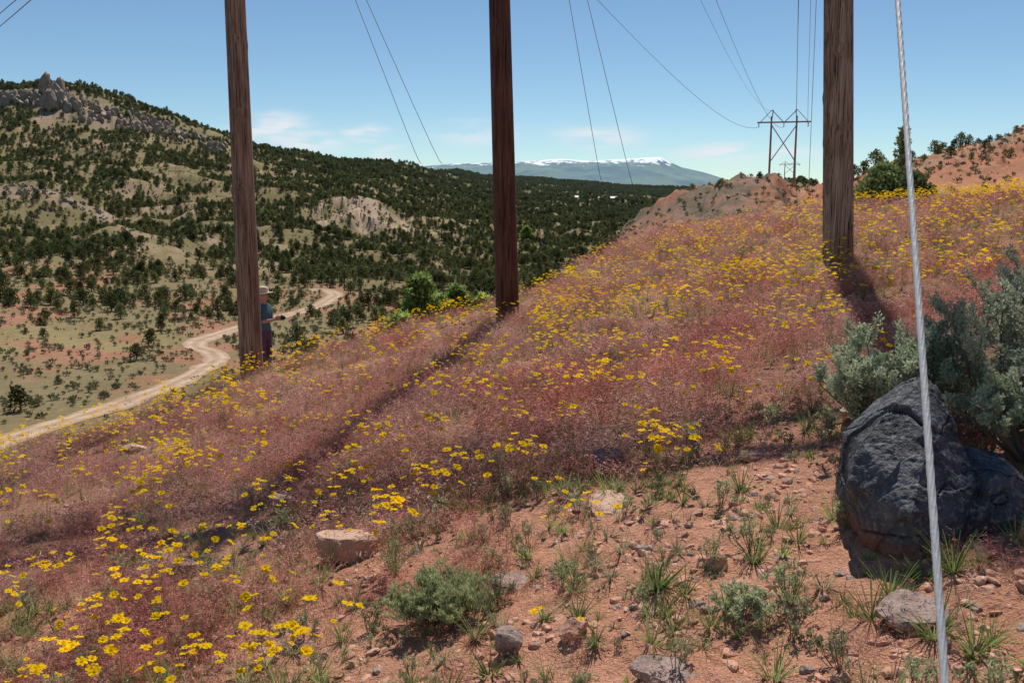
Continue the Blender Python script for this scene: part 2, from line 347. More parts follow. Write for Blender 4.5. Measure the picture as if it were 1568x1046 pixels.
# ---------- vegetation prototypes
M_bark=plainmat('juniper_bark',(.16,.11,.08),.9)
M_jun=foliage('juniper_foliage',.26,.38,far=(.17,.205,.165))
M_leaf=foliage('broadleaf_foliage',.45,.2)
M_sage=foliage('sagebrush_foliage',.3,.2)
M_grass=foliage('cheatgrass_blades',.48,.32,patch=((.9,(1.0,.77,.77)),(.28,(1.0,.93,.90)),(3.5,(.84,.78,.76))))
M_green=foliage('green_leaves',.45,.3)
M_petal=foliage('yellow_petals',.45,.1)
M_twig=plainmat('twig_wood',(.19,.15,.12),.9)
def tree(H,R,nl,ls,c0=(.05,.062,.022),trunk=.3,ncl=16,flat=.8,mleaf=0):
    mb=MB(); tr=H*.03
    mb.tube([(0,0,-.3),(R*.05,0,H*.2),(-R*.04,R*.05,H*.5),(0,0,H*.85)],[tr*1.4,tr,tr*.7,tr*.15],6,m=1)
    cl=[]
    for i in range(ncl):
        h=(i+.5)/ncl; a=i*2.4+random.random(); z=H*(.16+.74*h)
        rr=R*(1-h**1.6*.85)*random.uniform(.35,.78); c=Vector((rr*math.cos(a),rr*math.sin(a),z))
        mb.tube([(0,0,z*.55),c*.6+Vector((0,0,z*.25)),c],[tr*.5,tr*.3,tr*.1],4,m=1); cl.append((c,R*random.uniform(.26,.45)*(1-.35*h)))
    per=nl//ncl
    for c,r in cl:
        k=per; dv=rng.normal(size=(k,3)); dv/=np.linalg.norm(dv,axis=1,keepdims=True)
        rad=r*rng.uniform(.35,1.,k)**.6*(1+.25*rng.normal(size=k))
        pp=np.array(c)+dv*rad[:,None]*np.array([1,1,flat]); 
        dd=dv+np.array([0,0,.6])+rng.normal(size=(k,3))*.5
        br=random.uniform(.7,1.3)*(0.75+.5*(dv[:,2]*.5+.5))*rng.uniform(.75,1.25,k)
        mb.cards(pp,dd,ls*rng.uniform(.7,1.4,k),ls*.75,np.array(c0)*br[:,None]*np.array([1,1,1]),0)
    return mb
def shrub(H,R,ns,nl,ls,lw,c0,cvar=.25,upright=.6,tw=.008,nb=5):
    mb=MB(); tips=[]
    for i in range(ns):
        a=random.uniform(0,6.28); e=math.sqrt(random.random()); top=Vector((R*e*math.cos(a),R*e*math.sin(a),H*(1-.5*e*e)*random.uniform(.75,1.0)))
        mid=Vector((top.x*.55,top.y*.55,top.z*.4))+Vector([random.gauss(0,.05*R) for _ in range(3)])
        b0=Vector((top.x*.08,top.y*.08,-.02)); q2=(mid+top)/2+Vector([random.gauss(0,.05*R) for _ in range(3)])
        mb.tube([b0,mid,q2,top],[tw,tw*.7,tw*.45,tw*.2],5,m=1)
        for k in range(nb):
            st=mid.lerp(top,random.uniform(.1,1)); tp=st+Vector((random.gauss(0,.14*R),random.gauss(0,.14*R),abs(random.gauss(.12,.06))*H))
            mb.tube([st,(st+tp)/2+Vector((random.gauss(0,.02*R),random.gauss(0,.02*R),0)),tp],[tw*.4,tw*.3,tw*.15],4,m=1); tips.append((st,tp))
    per=max(1,nl//len(tips))
    for st,tp in tips:
        u=rng.uniform(.15,1.05,per)[:,None]; pp=np.array(st)*(1-u)+np.array(tp)*u+rng.normal(size=(per,3))*.012*(H/.7)
        dd=rng.normal(size=(per,3))*.7+np.array([0,0,upright*1.6]); br=random.uniform(.75,1.25)*rng.uniform(1-cvar,1+cvar,per)
        mb.cards(pp,dd,ls*rng.uniform(.6,1.3,per),lw,np.array(c0)*br[:,None],0)
    return mb
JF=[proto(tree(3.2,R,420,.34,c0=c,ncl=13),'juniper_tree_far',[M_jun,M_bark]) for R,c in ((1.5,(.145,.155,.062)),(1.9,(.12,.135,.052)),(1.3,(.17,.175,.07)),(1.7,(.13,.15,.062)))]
SF=[proto(shrub(.7,.55,9,260,.16,.07,c,tw=.02),'sage_far',[M_sage,M_twig]) for c in ((.22,.22,.13),(.17,.185,.09),(.27,.25,.15))]
def cand(n,t0,t1,y0,y1):
    u=rng.random(n); y=np.sqrt(y0*y0+u*(y1*y1-y0*y0)); t=rng.uniform(t0,t1,n); return t*y,y,t
def roaddist(x,y):
    d=np.full(len(x),1e9)
    for q in ROAD[::3]: d=np.minimum(d,np.hypot(x-q[0],y-q[1]))
    return d
pts=[];scs=[]
x,y,t=cand(76000,-.72,.36,110,950); PXp=784+F*t*1.01; nA=fbm(x/9,y/9,4,51); nD=fbm(x/22,y/22,3,81)
dens=sstep(200,290,y)*(.50+1.0*nD)+.03*(1-sstep(180,230,y))+.35*sstep(170,215,y)*(1-sstep(215,300,y))*sstep(-.15,.2,nD)
dens=dens+.35*sstep(450,700,y)*sstep(430,520,PXp)+.12*sstep(400,500,PXp)
def regp(x0,x1,y0,y1): return (PXp>x0)&(PXp<x1)&(y>y0)&(y<y1)
dens=np.where(regp(482,632,422,482),dens*.22,dens); dens=np.where(regp(-200,175,382,399),dens*.35,dens); dens=np.where(regp(60,340,655,725),dens*.45,dens)
dens=np.where(nA+.3*nD>.29,dens*.4,dens)
dens=np.where((PXp>945)&(y<300),0,dens)
k=(rng.random(len(x))<dens)&(roaddist(x,y)>5)
x,y=x[k],y[k]; pts.append(np.column_stack([x,y,gz(x,y)-.1])); scs.append((.4+.9*rng.random(len(x))**1.6)*(1+.1*sstep(500,900,y)))
x,y,t=cand(26000,-.2,.36,900,1900); k=rng.random(len(x))<.8; x,y=x[k],y[k]; pts.append(np.column_stack([x,y,gz(x,y)-.2])); scs.append(rng.uniform(.9,1.6,len(x)))
sk=[(1262,96,.3),(1285,93,.35),(1305,90,.4),(1318,90,.45),(1336,90,.5),(1345,91,.4),(1392,90,.3),(1424,90,.45),(1436,90,.4),(1452,90,.35),(1462,91,.45),(1474,90,.35),(1490,92,.3),(1507,92,.3),(1520,92,.25),(1545,94,.25),(1600,95,.6),(1410,80,.25),(1450,78,.3),(1500,84,.3),(1540,80,.3),(1480,76,.25),(1430,84,.3),
 (430,33,.8),(452,36,.9),(475,34,.75),(500,37,.9),(520,36,.8),(545,38,.9),(560,40,1.),(415,30,.6),(1225,120,.3),(1240,130,.35),(905,60,.8),(925,66,.7),(770,52,1.),(815,50,.9),(850,58,.8),(735,48,.9),(1000,88,.25),(1060,84,.25),(1100,86,.25),(1160,88,.25)]
sx=np.array([(a-784)/F/1.01*b for a,b,c in sk]); sy=np.array([b for a,b,c in sk]); pts.append(np.column_stack([sx,sy,gz(sx,sy)-.05])); scs.append(np.array([c for a,b,c in sk]))
pts=np.concatenate(pts); scs=np.concatenate(scs); sc3=np.column_stack([scs*rng.uniform(.85,1.2,len(scs)),scs*rng.uniform(.85,1.2,len(scs)),scs])
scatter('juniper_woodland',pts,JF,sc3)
x,y,t=cand(56000,-.72,.36,45,560); nD=fbm(x/12,y/12,3,91); PXp=784+F*t*1.01
k=(rng.random(len(x))<(.65+.8*nD)*(1-.3*sstep(250,400,y)))&(roaddist(x,y)>3)&~((PXp>945)&(y<150)); x,y=x[k],y[k]
scatter('valley_sagebrush',np.column_stack([x,y,gz(x,y)-.03]),SF,.35+1.2*rng.random(len(x))**2)
x,y,t=cand(3000,.1,.75,34,112); k=rng.random(len(x))<.6; x,y=x[k],y[k]
scatter('hill_shrubs',np.column_stack([x,y,gz(x,y)-.03]),[o.copy() for o in SF],.15+.5*rng.random(len(x))**1.5)
# ---------- cheatgrass
def blade(mb,b,az,lean,L,w,droop,c0,c1,seg=3,m=0):
    d=Vector((math.cos(az)*lean,math.sin(az)*lean,1)).normalized(); sd=Vector((-math.sin(az+random.uniform(-1,1)),math.cos(az+random.uniform(-1,1)),0)); pq=Vector(b); v=[];c=[]
    for i in range(seg+1):
        f=i/seg; ww=w*(1-.75*f); v+= [pq-sd*ww/2,pq+sd*ww/2]; cc=tuple(c0[k]*(1-f)+c1[k]*f for k in range(3)); c+=[cc,cc]
        d=(d+Vector((math.cos(az),math.sin(az),-.3))*droop/seg).normalized(); pq=pq+d*(L/seg)
    mb.add(v,[(2*i,2*i+1,2*i+3,2*i+2) for i in range(seg)],c,m); return pq,d
def cheat(n,R,H,pal):
    mb=MB()
    for i in range(n):
        r=R*math.sqrt(random.random()); a=random.uniform(0,6.28); b=(r*math.cos(a),r*math.sin(a),-.01)
        az=random.uniform(0,6.28); L=H*random.uniform(.55,1.1); pc=hsvj(random.choice(pal),.25)
        bc=hsvj((.47,.35,.22),.3) if random.random()<.66 else hsvj((.24,.27,.10),.3)
        tip,d=blade(mb,b,az,random.uniform(.05,.6),L,.0030,.5,bc,pc)
        k=random.randint(3,6); cs=[];ds=[]
        for j in range(k):
            cs.append(tip-d*(L*.35*j/k)+Vector([random.gauss(0,.004) for _ in range(3)])); ds.append(Vector((math.cos(az)+random.gauss(0,.6),math.sin(az)+random.gauss(0,.6),random.uniform(-.9,.5))))
        mb.cards(cs,ds,np.array([random.uniform(.014,.030) for _ in range(k)]),.0045,[hsvj(pc,.2) for _ in range(k)])
        if random.random()<.4: blade(mb,b,az+2,.8,L*.45,.004,.7,bc,hsvj((.45,.34,.20),.3),2)
    return mb
PINK=[(.63,.35,.32),(.57,.285,.265),(.69,.46,.40),(.48,.23,.215),(.69,.52,.42)]
TAN=[(.72,.57,.43),(.66,.45,.37),(.74,.61,.47),(.59,.35,.31)]
MAR=[(.46,.19,.185),(.54,.26,.24),(.60,.36,.32)]
GR=[proto(cheat(30,.14,.17,q),'cheatgrass_tuft',[M_grass]) for q in (PINK,PINK,TAN,MAR,PINK,MAR,PINK)]
def clamp_edge(x,y): 
    px=784+F*1.01*x/np.maximum(y,.1); return y<np.interp(px,*EDGE)+np.where(px>1000,26,3.0)
def yb_(x): return np.interp(x,[-3,-2.2,-1.7,-1,.4,1.1,1.8,2.6],[1.8,2.4,2.9,3.3,3.7,4.3,4.9,5.3])
gp=[];gsc=[]
for (y0,y1,den) in ((1.6,5,140),(5,9,90),(9,16,56),(16,50,20)):
    n=int(.75*(y1*y1-y0*y0)*den); x,y,t=cand(n,-.75,.75,y0,y1)
    nq=fbm(x*1.6,y*1.6,3,101); n2=fbm(x*.5,y*.5,2,111)
    w=sstep(-.9,1.0,y-yb_(x)+nq*2.6); w=np.maximum(w,.08+.6*sstep(.0,.25,nq)); w=w*(1-.85*sstep(.06,.28,fbm(x*1.1+9,y*1.1,3,107))*(y<16))
    k=(rng.random(n)<w)&clamp_edge(x,y)&~((y>22)&(t<.12)); x,y=x[k],y[k]; n2=n2[k]
    gp.append(np.column_stack([x,y,gz(x,y)])); gsc.append(rng.uniform(.5,1.2,len(x))*(1+.35*n2)*(.7+.3*sstep(-.4,1,y-yb_(x)))*(1+.4*(y>16)))
gp=np.concatenate(gp); gsc=np.concatenate(gsc)
scatter('cheatgrass_field',gp,GR,gsc)
# ---------- green forbs
def forb(n,H,w,pal):
    mb=MB()
    for i in range(n):
        a=random.uniform(0,6.28); r=.02*random.random(); c=hsvj(random.choice(pal),.25)
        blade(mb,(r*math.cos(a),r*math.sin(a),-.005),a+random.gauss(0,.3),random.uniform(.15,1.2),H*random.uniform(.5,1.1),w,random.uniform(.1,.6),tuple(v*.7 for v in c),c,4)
    return mb
GRN=[(.32,.41,.13),(.27,.36,.11),(.39,.45,.18)]; GRY=[(.38,.38,.23),(.42,.41,.27),(.32,.35,.19)]
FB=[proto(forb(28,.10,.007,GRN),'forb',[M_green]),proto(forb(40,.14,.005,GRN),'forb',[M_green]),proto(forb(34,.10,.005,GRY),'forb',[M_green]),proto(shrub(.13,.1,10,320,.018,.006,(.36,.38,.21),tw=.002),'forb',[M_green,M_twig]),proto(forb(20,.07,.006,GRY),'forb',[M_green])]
n=9500; x,y,t=cand(n,-.75,.75,2.2,20); nq=fbm(x*.9,y*.9,3,131); k=(rng.random(n)<(.35+1.1*nq)*np.where(y<8,1.,.9))&clamp_edge(x,y); x,y=x[k],y[k]
n=800; x2,y2,_=cand(n,-.7,.7,2.2,5.5); x=np.concatenate([x,x2]); y=np.concatenate([y,y2])
scatter('green_forbs',np.column_stack([x,y,gz(x,y)]),FB,.35+.9*rng.random(len(x))**1.5)
# ---------- yellow flowers
def flower(nh,H):
    mb=MB()
    for i in range(16):
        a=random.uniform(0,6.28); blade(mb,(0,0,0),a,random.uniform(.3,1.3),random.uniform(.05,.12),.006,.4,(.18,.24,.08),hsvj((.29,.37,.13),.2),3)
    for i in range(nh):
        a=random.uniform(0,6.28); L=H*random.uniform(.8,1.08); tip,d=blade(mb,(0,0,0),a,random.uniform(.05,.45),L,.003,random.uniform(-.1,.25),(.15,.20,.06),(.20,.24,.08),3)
        ax=(d+Vector((random.gauss(0,.3),random.gauss(0,.3),.8))).normalized(); u=ax.orthogonal().normalized(); w=ax.cross(u); R=random.uniform(.015,.024); nv=random.choice((8,9,10,12))
        yc=hsvj((.93,.66,.012),.08)
        for k in range(nv):
            g=2*math.pi*k/nv+random.gauss(0,.08); dr=u*math.cos(g)+w*math.sin(g); sd=ax.cross(dr)
            c1=tip+dr*R*.25; c2=tip+dr*R*.65+ax*R*random.uniform(.02,.3); c3=tip+dr*R+ax*R*random.uniform(-.1,.4); pw=R*.27
            mb.add([c1-sd*pw*.5,c1+sd*pw*.5,c2+sd*pw,c2-sd*pw,c3+sd*pw*.7,c3-sd*pw*.7],[(0,1,2,3),(3,2,4,5)],yc,1)
        mb.add([tip+(u*math.cos(q)+w*math.sin(q))*R*.36+ax*R*.1 for q in np.linspace(0,6.28,9)[:8]]+[tip+ax*R*.4],[(j,(j+1)%8,8) for j in range(8)],(.80,.44,.01),1)
    return mb
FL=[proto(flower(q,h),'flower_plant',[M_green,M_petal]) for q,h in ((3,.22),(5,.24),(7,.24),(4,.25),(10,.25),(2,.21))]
fp=[]
for (y0,y1,den) in ((2.3,6,32),(6,12,29),(12,20,25),(20,44,6)):
    n=int(.75*(y1*y1-y0*y0)*den); x,y,t=cand(n,-.72,.72,y0,y1)
    n1=fbm(x*.55+3,y*.38,3,141); n2=fbm(x*1.9,y*1.9,2,151)
    w=.50+.85*sstep(-.02,.38,n1*.6+.8*n2)
    w=w*np.where((x<-.7)&(y<5),1.25,1.)*np.where((x>-.6)&(y<yb_(x)+.1),.20,1.)*np.where((t>.36)&(y<7)&(y>4),.35,1.)
    w=w*np.where((t>.24)&(y<5.2),.1,1.)*(1+.5*((y>8)&(y<22)&(t>.02)))
    k=(rng.random(n)<w*.42)&clamp_edge(x,y)&~((y>20)&(t<.12)); fp.append(np.column_stack([x[k],y[k]]))
fp=np.concatenate(fp)
scatter('yellow_wildflowers',np.column_stack([fp,gz(fp[:,0],fp[:,1])]),FL,rng.uniform(.75,1.2,len(fp)))
# ---------- rocks
def rockmat(name,c1,c2,c3,zsplit=None,sc=6,bump=.015):
    s=NT(name); o=s.pos(); a=s.noise(sc,6,o,.7); b=s.noise(sc*7,4,o,.7)
    c=s.mix(s.ramp(a,.35,.65),c1,c2); c=s.mix(s.ramp(b,.5,.68),c,c3)
    if zsplit:
        z=s.n('ShaderNodeSeparateXYZ'); s.l(s.objc(),z.inputs[0]); zz=s.math('ADD',z.outputs[2],s.math('MULTIPLY',a,.25))
        c=s.mix(s.ramp(zz,zsplit[0],zsplit[1],1,0),c,zsplit[2])
    s.bsdf(c,.7,.4,s.math('ADD',a,s.math('MULTIPLY',b,.4)),bump); return s.m
M_bas=rockmat('basalt_rock',(.03,.031,.038),(.085,.087,.105),(.21,.195,.19),(.10,.24,(.22,.095,.06)),6,.03)
M_sand=rockmat('sandstone_rock',(.48,.28,.19),(.54,.35,.25),(.32,.20,.16),None,8)
M_grey=rockmat('grey_rock',(.27,.17,.14),(.38,.27,.23),(.13,.10,.09),None,9)
M_redst=rockmat('red_stone',(.54,.26,.17),(.64,.36,.25),(.32,.16,.11),None,14,.006)
import bmesh
def rockmesh(name,size,seed,mats,sub=4,ncut=12,rough=.05,cuts=()):
    r=np.random.default_rng(seed); bm=bmesh.new(); bmesh.ops.create_icosphere(bm,subdivisions=sub,radius=1.)
    P=np.array([v.co[:] for v in bm.verts])
    cs=[(np.array(n)/np.linalg.norm(n),d) for n,d in cuts]
    for _ in range(ncut):
        n=r.normal(size=3); n/=np.linalg.norm(n); cs.append((n,r.uniform(.5,.8)))
    for n,d in cs:
        q=P@n-d; P=P-np.outer(np.maximum(q,0),n)
    nz=fbm(P[:,0]*2+seed,P[:,1]*2+P[:,2]*3,4,seed)*rough*2+fbm(P[:,0]*7+P[:,2]*5,P[:,1]*7+seed,3,seed+5)*rough
    P=P*(1+nz[:,None]); P=P*np.array(size)
    for v,q in zip(bm.verts,P): v.co=q
    me=bpy.data.meshes.new(name); bm.to_mesh(me); bm.free()
    for m in mats: me.materials.append(m)
    return me
def rock(name,px,py,w,h,mat,seed,dep=None,sink=.25,rz=0.,cuts=(),rough=.05):
    x,y=hit(px,py,1.5,14)
    dep=dep or w*.8; me=rockmesh(name,(w/2*1.15,dep/2*1.15,h/2*1.35),seed,[mat],cuts=cuts,rough=rough)
    o=bpy.data.objects.new(name,me); o.location=(x,y,float(gz(x,y))+h*(.5-sink)); o.rotation_euler=(0,0,rz); scene.collection.objects.link(o); return o
rock('sandstone_rock',537,850,.32,.22,M_sand,3,sink=.2,cuts=[((0,.1,1),.4)])
rock('sandstone_rock',935,775,.30,.07,M_sand,4,dep=.4,sink=.55)
rock('grey_rock',776,1000,.13,.11,M_grey,5,sink=.2)
rock('grey_rock',878,975,.10,.10,M_redst,6,sink=.2)
rock('grey_rock',1390,955,.24,.13,M_grey,7,sink=.3,cuts=[((0,-.3,1),.35)])
rock('grey_rock',432,780,.16,.12,M_grey,8,sink=.1)
rock('grey_rock',930,718,.20,.12,M_grey,9,sink=.1)
rock('grey_rock',1015,1035,.2,.10,M_grey,10,sink=.45,cuts=[((0,-.3,1),.35)])
rock('grey_rock',285,882,.14,.12,M_grey,12,sink=.2)
rock('grey_rock',205,690,.3,.10,M_sand,13,sink=.2)
rock('grey_rock',790,890,.2,.05,M_grey,14,sink=.4)
rock('grey_rock',1100,868,.10,.06,M_redst,15,sink=.3)
rock('grey_rock',1320,636,.26,.08,M_sand,17,sink=.35)
rock('grey_rock',1150,700,.2,.06,M_grey,19,sink=.35)
# boulder: angular slabs from hand-placed corners
by=3.40; bx=.466*by; bz=float(gz(bx,by))
bp=empty('basalt_boulder',(bx,by,bz))
def hullrock(name,pts,mat,seed,amp=.014,parent=None,loc=(0,0,0)):
    bm=bmesh.new()
    for q in pts: bm.verts.new(q)
    bmesh.ops.convex_hull(bm,input=bm.verts)
    for v in [v for v in bm.verts if not v.link_faces]: bm.verts.remove(v)
    for _ in range(6):
        ed=[e for e in bm.edges if e.calc_length()>.010]
        if not ed or len(bm.edges)>160000: break
        bmesh.ops.subdivide_edges(bm,edges=ed,cuts=1,use_grid_fill=True)
        bmesh.ops.triangulate(bm,faces=bm.faces)
    bm.normal_update()
    P=np.array([v.co[:] for v in bm.verts]); Nn=np.array([v.normal[:] for v in bm.verts])
    a=fbm(P[:,0]*5+seed,P[:,2]*5+P[:,1]*4,3,seed)*amp*.9
    cr=np.abs(fbm(P[:,0]*4+P[:,1]*3+P[:,2],P[:,2]*6-P[:,0]*2+seed,3,seed+3)); a=a-amp*1.5*np.exp(-(cr/.02)**2)
    st=fbm(P[:,0]*6-P[:,2]*5,P[:,1]*5+P[:,2]*4,2,seed+8); a=a+amp*.9*sstep(-.03,.03,st)
    a=a+fbm(P[:,0]*22+P[:,2]*9,P[:,1]*22+P[:,2]*20,4,seed+6)*amp*.55
    P=P+Nn*a[:,None]
    for v,q in zip(bm.verts,P): v.co=q
    me=bpy.data.meshes.new(name); bm.to_mesh(me); bm.free(); me.materials.append(mat)
    o=bpy.data.objects.new(name,me); o.location=loc; scene.collection.objects.link(o); o.parent=parent; return o
k_=.00225
B1=[(-66,-.14,-40),(-66,-.15,36),(-120,.0,104),(-64,-.24,84),(-20,-.20,-30),(70,-.14,-30),(98,-.10,50),(-98,.06,168),(-50,.10,214),(22,.16,268),(46,.16,254),(-6,-.06,176),(84,.05,150),(118,.10,10),(-90,.35,-20),(-84,.33,150),(18,.34,246),(110,.36,150),(120,.36,0)]
hullrock('slab_main',[(a*k_,b,c*k_) for a,b,c in B1],M_bas,3,parent=bp)
B2=[(70,-.10,-30),(72,-.12,56),(96,-.08,112),(136,-.02,134),(190,-.06,92),(235,-.02,52),(225,-.04,-30),(150,-.16,-20),(150,-.15,38),(100,.3,0),(110,.3,130),(210,.3,110),(250,.25,0)]
hullrock('slab_right',[(a*k_,b,c*k_) for a,b,c in B2],M_bas,7,parent=bp)
# gravel, clods, outcrops
def peb(seed,fl,mt=None,nm='pebble'): 
    me=rockmesh(nm,(.5,.42,fl),seed,[mt or (M_redst if seed%4 else M_grey)],sub=2,ncut=10,rough=.08); return bpy.data.objects.new(nm,me)
PB=[peb(i,f) for i,f in ((31,.28),(33,.2),(34,.35),(35,.18),(37,.26),(38,.3),(39,.22),(36,.3))]
n=95000; x,y,t=cand(n,-.72,.75,1.5,7.5); nq=fbm(x*3,y*3,3,161)
k=rng.random(n)<(1-.8*sstep(.1,1.5,y-yb_(x)))*(.35+1.6*nq); x,y=x[k],y[k]
scatter('soil_clods_and_gravel',np.column_stack([x,y,gz(x,y)-.003]),PB,.008+.065*rng.random(len(x))**4.2,rot=np.column_stack([rng.normal(0,.4,len(x)),rng.normal(0,.4,len(x)),rng.uniform(0,6.28,len(x))]))
M_clf=rockmat('cliff_rock',(.25,.185,.135),(.34,.26,.20),(.13,.10,.08),None,.35,.3)
CR=[peb(i,f,M_clf,'cliff_block') for i,f in ((41,.6),(42,.45),(43,.7),(44,.5))]
P=[];S=[];Z=[]
for (x0,x1,y0,y1,n,a,b,zs) in ((-60,80,694,706,170,4,10,1.1),(85,122,684,712,70,6,13,1.5),(122,350,672,712,220,2,8,1.2),(340,440,560,610,30,2,4,.9),(-60,160,388,398,90,1,3,1.),(480,630,430,475,30,1,2.5,.8)):
    px=rng.uniform(x0,x1,n); y=rng.uniform(y0,y1,n); x=(px-784)/F/1.01*y; sz=rng.uniform(a,b,n); P.append(np.column_stack([x,y,gz(x,y)])); S.append(sz); Z.append(sz*zs)
P=np.concatenate(P); S=np.concatenate(S); Z=np.concatenate(Z)
scatter('cliff_outcrops',P,CR,np.column_stack([S,S*.8,Z]))
x,y,t=cand(1500,.105,.75,72,108); nq=fbm(x/5,y/5,3,12); k=(rng.random(len(x))<.25+.9*nq)&((t<.31)|(t>.36)); x,y=x[k],y[k]
scatter('hill_outcrops',np.column_stack([x,y,gz(x,y)]),[o.copy() for o in CR],.1+.45*rng.random(len(x))**3)
# ---------- shrubs near
def put(name,mb,mats,px,y,dz=0,rz=0,s=1.,smooth=False,x=None):
    x=(px-784)/F/1.0*y if x is None else x
    o=mb.obj(name,mats,smooth=smooth,loc=(x,y,float(gz(x,y))+dz)); o.rotation_euler=(0,0,rz); o.scale=(s,s,s); return o
put('sagebrush',shrub(.74,.46,34,26000,.022,.010,(.40,.42,.30),tw=.011),[M_sage,M_twig],0,4.3,x=2.36)
put('sagebrush',shrub(.68,.40,30,24000,.022,.010,(.40,.43,.29),tw=.010),[M_sage,M_twig],0,4.5,x=1.93)
put('sagebrush',shrub(.46,.34,24,17000,.022,.010,(.40,.43,.29),tw=.010),[M_sage,M_twig],0,3.9,x=2.28)
put('sagebrush',shrub(.6,.4,18,9000,.022,.010,(.38,.40,.28),tw=.010),[M_sage,M_twig],0,5.4,x=3.1)
put('rabbitbrush',shrub(.20,.24,70,26000,.020,.0035,(.60,.64,.33),upright=1.2,tw=.003),[M_green,M_twig],0,3.6,x=-.30)
put('rabbitbrush',forb(60,.16,.008,GRN),[M_green],1020,3.4)
put('rabbitbrush',forb(50,.12,.008,GRN),[M_green],675,2.98)
put('rabbitbrush',shrub(.14,.12,20,5500,.016,.004,(.42,.44,.28),tw=.003),[M_green,M_twig],1160,3.05)
put('rabbitbrush',forb(60,.18,.005,GRN),[M_green],1500,3.05)
put('rabbitbrush',forb(60,.16,.005,GRN),[M_green],1400,3.0)
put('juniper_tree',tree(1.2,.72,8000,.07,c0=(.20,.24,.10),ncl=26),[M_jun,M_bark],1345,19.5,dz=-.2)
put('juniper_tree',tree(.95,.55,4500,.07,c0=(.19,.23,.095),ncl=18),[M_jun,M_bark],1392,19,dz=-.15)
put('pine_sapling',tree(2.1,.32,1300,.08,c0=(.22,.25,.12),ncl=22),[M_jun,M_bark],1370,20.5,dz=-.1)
for px,y,H,R in ((640,28,4.3,1.15),(612,27,3.2,.9),(668,29,3.9,.9),(700,30,4.4,1.0),(738,32,4.4,.9),(588,26,2.4,.7)):
    put('gambel_oak',tree(H,R,4500,.15,c0=(.24,.32,.10),ncl=24),[M_leaf,M_bark],px,y,dz=-.2)
x,y=hit(806,372,250); put('cottonwood_tree',tree(9,4,2500,.8,c0=(.28,.35,.09),ncl=16),[M_leaf,M_bark],0,y,x=x)
# ---------- poles
def polemat(name,c1,c2,dark,rough=.8):
    s=NT(name); o=s.objc(); st=s.scale(o,14,14,.55); a=s.noise(1.6,7,st,.7); b=s.noise(5,5,s.scale(o,22,22,.3),.7); k=s.noise(2.2,3,s.scale(o,1.5,1.5,.6))
    c=s.mix(s.ramp(a,.35,.65),c1,c2); c=s.mix(s.ramp(b,.54,.64),c,dark); c=s.mix(s.ramp(k,.42,.62,0,.6),c,s.mix(1,c,(.6,.5,.45),'MULTIPLY'))
    s.bsdf(c,rough,.25,s.math('SUBTRACT',a,s.ramp(b,.54,.64)),.02,1.); return s.m
PM=[polemat('weathered_pole_wood',(.29,.17,.115),(.48,.32,.23),(.05,.03,.02)),polemat('creosote_pole_wood',(.115,.038,.022),(.20,.078,.046),(.03,.012,.008),.55),polemat('grey_pole_wood',(.30,.19,.14),(.50,.36,.27),(.05,.035,.025))]
s=NT('galvanised_steel'); a=s.noise(60,4,s.objc()); s.bsdf(s.mix(a,(.62,.59,.56),(.82,.80,.76)),.55,.4,a,.001); s.b.inputs['Metallic'].default_value=.1; M_steel=s.m
def pole(px,py,topx,y,r,mat,seed,H=13.2):
    t,e=brg(px,py); t2,e2=brg(topx,0); x=t*y; z=float(gz(x,y)); lean=(t2*y-x)/(e2*y-z)
    mb=MB(); n=40; R=150; v=[];f=[]; rs=np.random.default_rng(seed); kn=[(rs.uniform(0,6.28),rs.uniform(.6,H*.7)) for _ in range(22)]
    for i in range(R+1):
        h=-.4+(H+.4)*i/R; rr=r-.0052*max(h,0)
        for k in range(n):
            g=2*math.pi*k/n; q=rr*(1+.02*math.sin(3*g+h*.4+seed))
            q-=.014*max(0,math.sin(g*9+seed+math.sin(h*.8)*.6)-.72)*(1+math.sin(h*1.9+k*2.1))
            for (ka,kh) in kn:
                dd=((math.cos(g-ka)-1)**2*40+((h-kh)/.07)**2)
                if dd<4: q+=.012*math.exp(-dd)*math.cos(dd*2)
            v.append((q*math.cos(g)+lean*h,q*math.sin(g),h))
    for i in range(R):
        for k in range(n): k2=(k+1)%n; f.append((i*n+k,i*n+k2,(i+1)*n+k2,(i+1)*n+k))
    f.append(tuple(R*n+k for k in range(n))); mb.add(v,f)
    for hb in (H-1.2,H-1.5): mb.tube([(lean*hb,-.25,hb),(lean*hb,.25,hb)],.02,6,m=1)
    mb.obj('utility_pole',[mat,M_steel],smooth=True,loc=(x,y,z)); return Vector((x,y,z)),lean
pL,lL=pole(385,562,360,14.4,.182,PM[0],1); pC,lC=pole(777,470,765,13.3,.172,PM[1],2); pR,lR=pole(1283,392,1284,11.4,.184,PM[2],3)
H=12.4
aL=pL+Vector((lL*H,0,H)); aR=pR+Vector((lR*(H-1.2),0,aL.z-pR.z)); ax=(aR-aL).normalized(); side=ax.cross(Vector((0,0,1))).normalized()
aL2=aL-ax*2.6; aR2=aR+ax*2.6
mb=MB(); L_=(aR2-aL2).length
for sgn in (-1,1): mb.box((aL2+aR2)/2+side*sgn*.25,ax*L_,side*.11,Vector((0,0,.24)))
mb.obj('power_line_crossarm',[PM[0]])
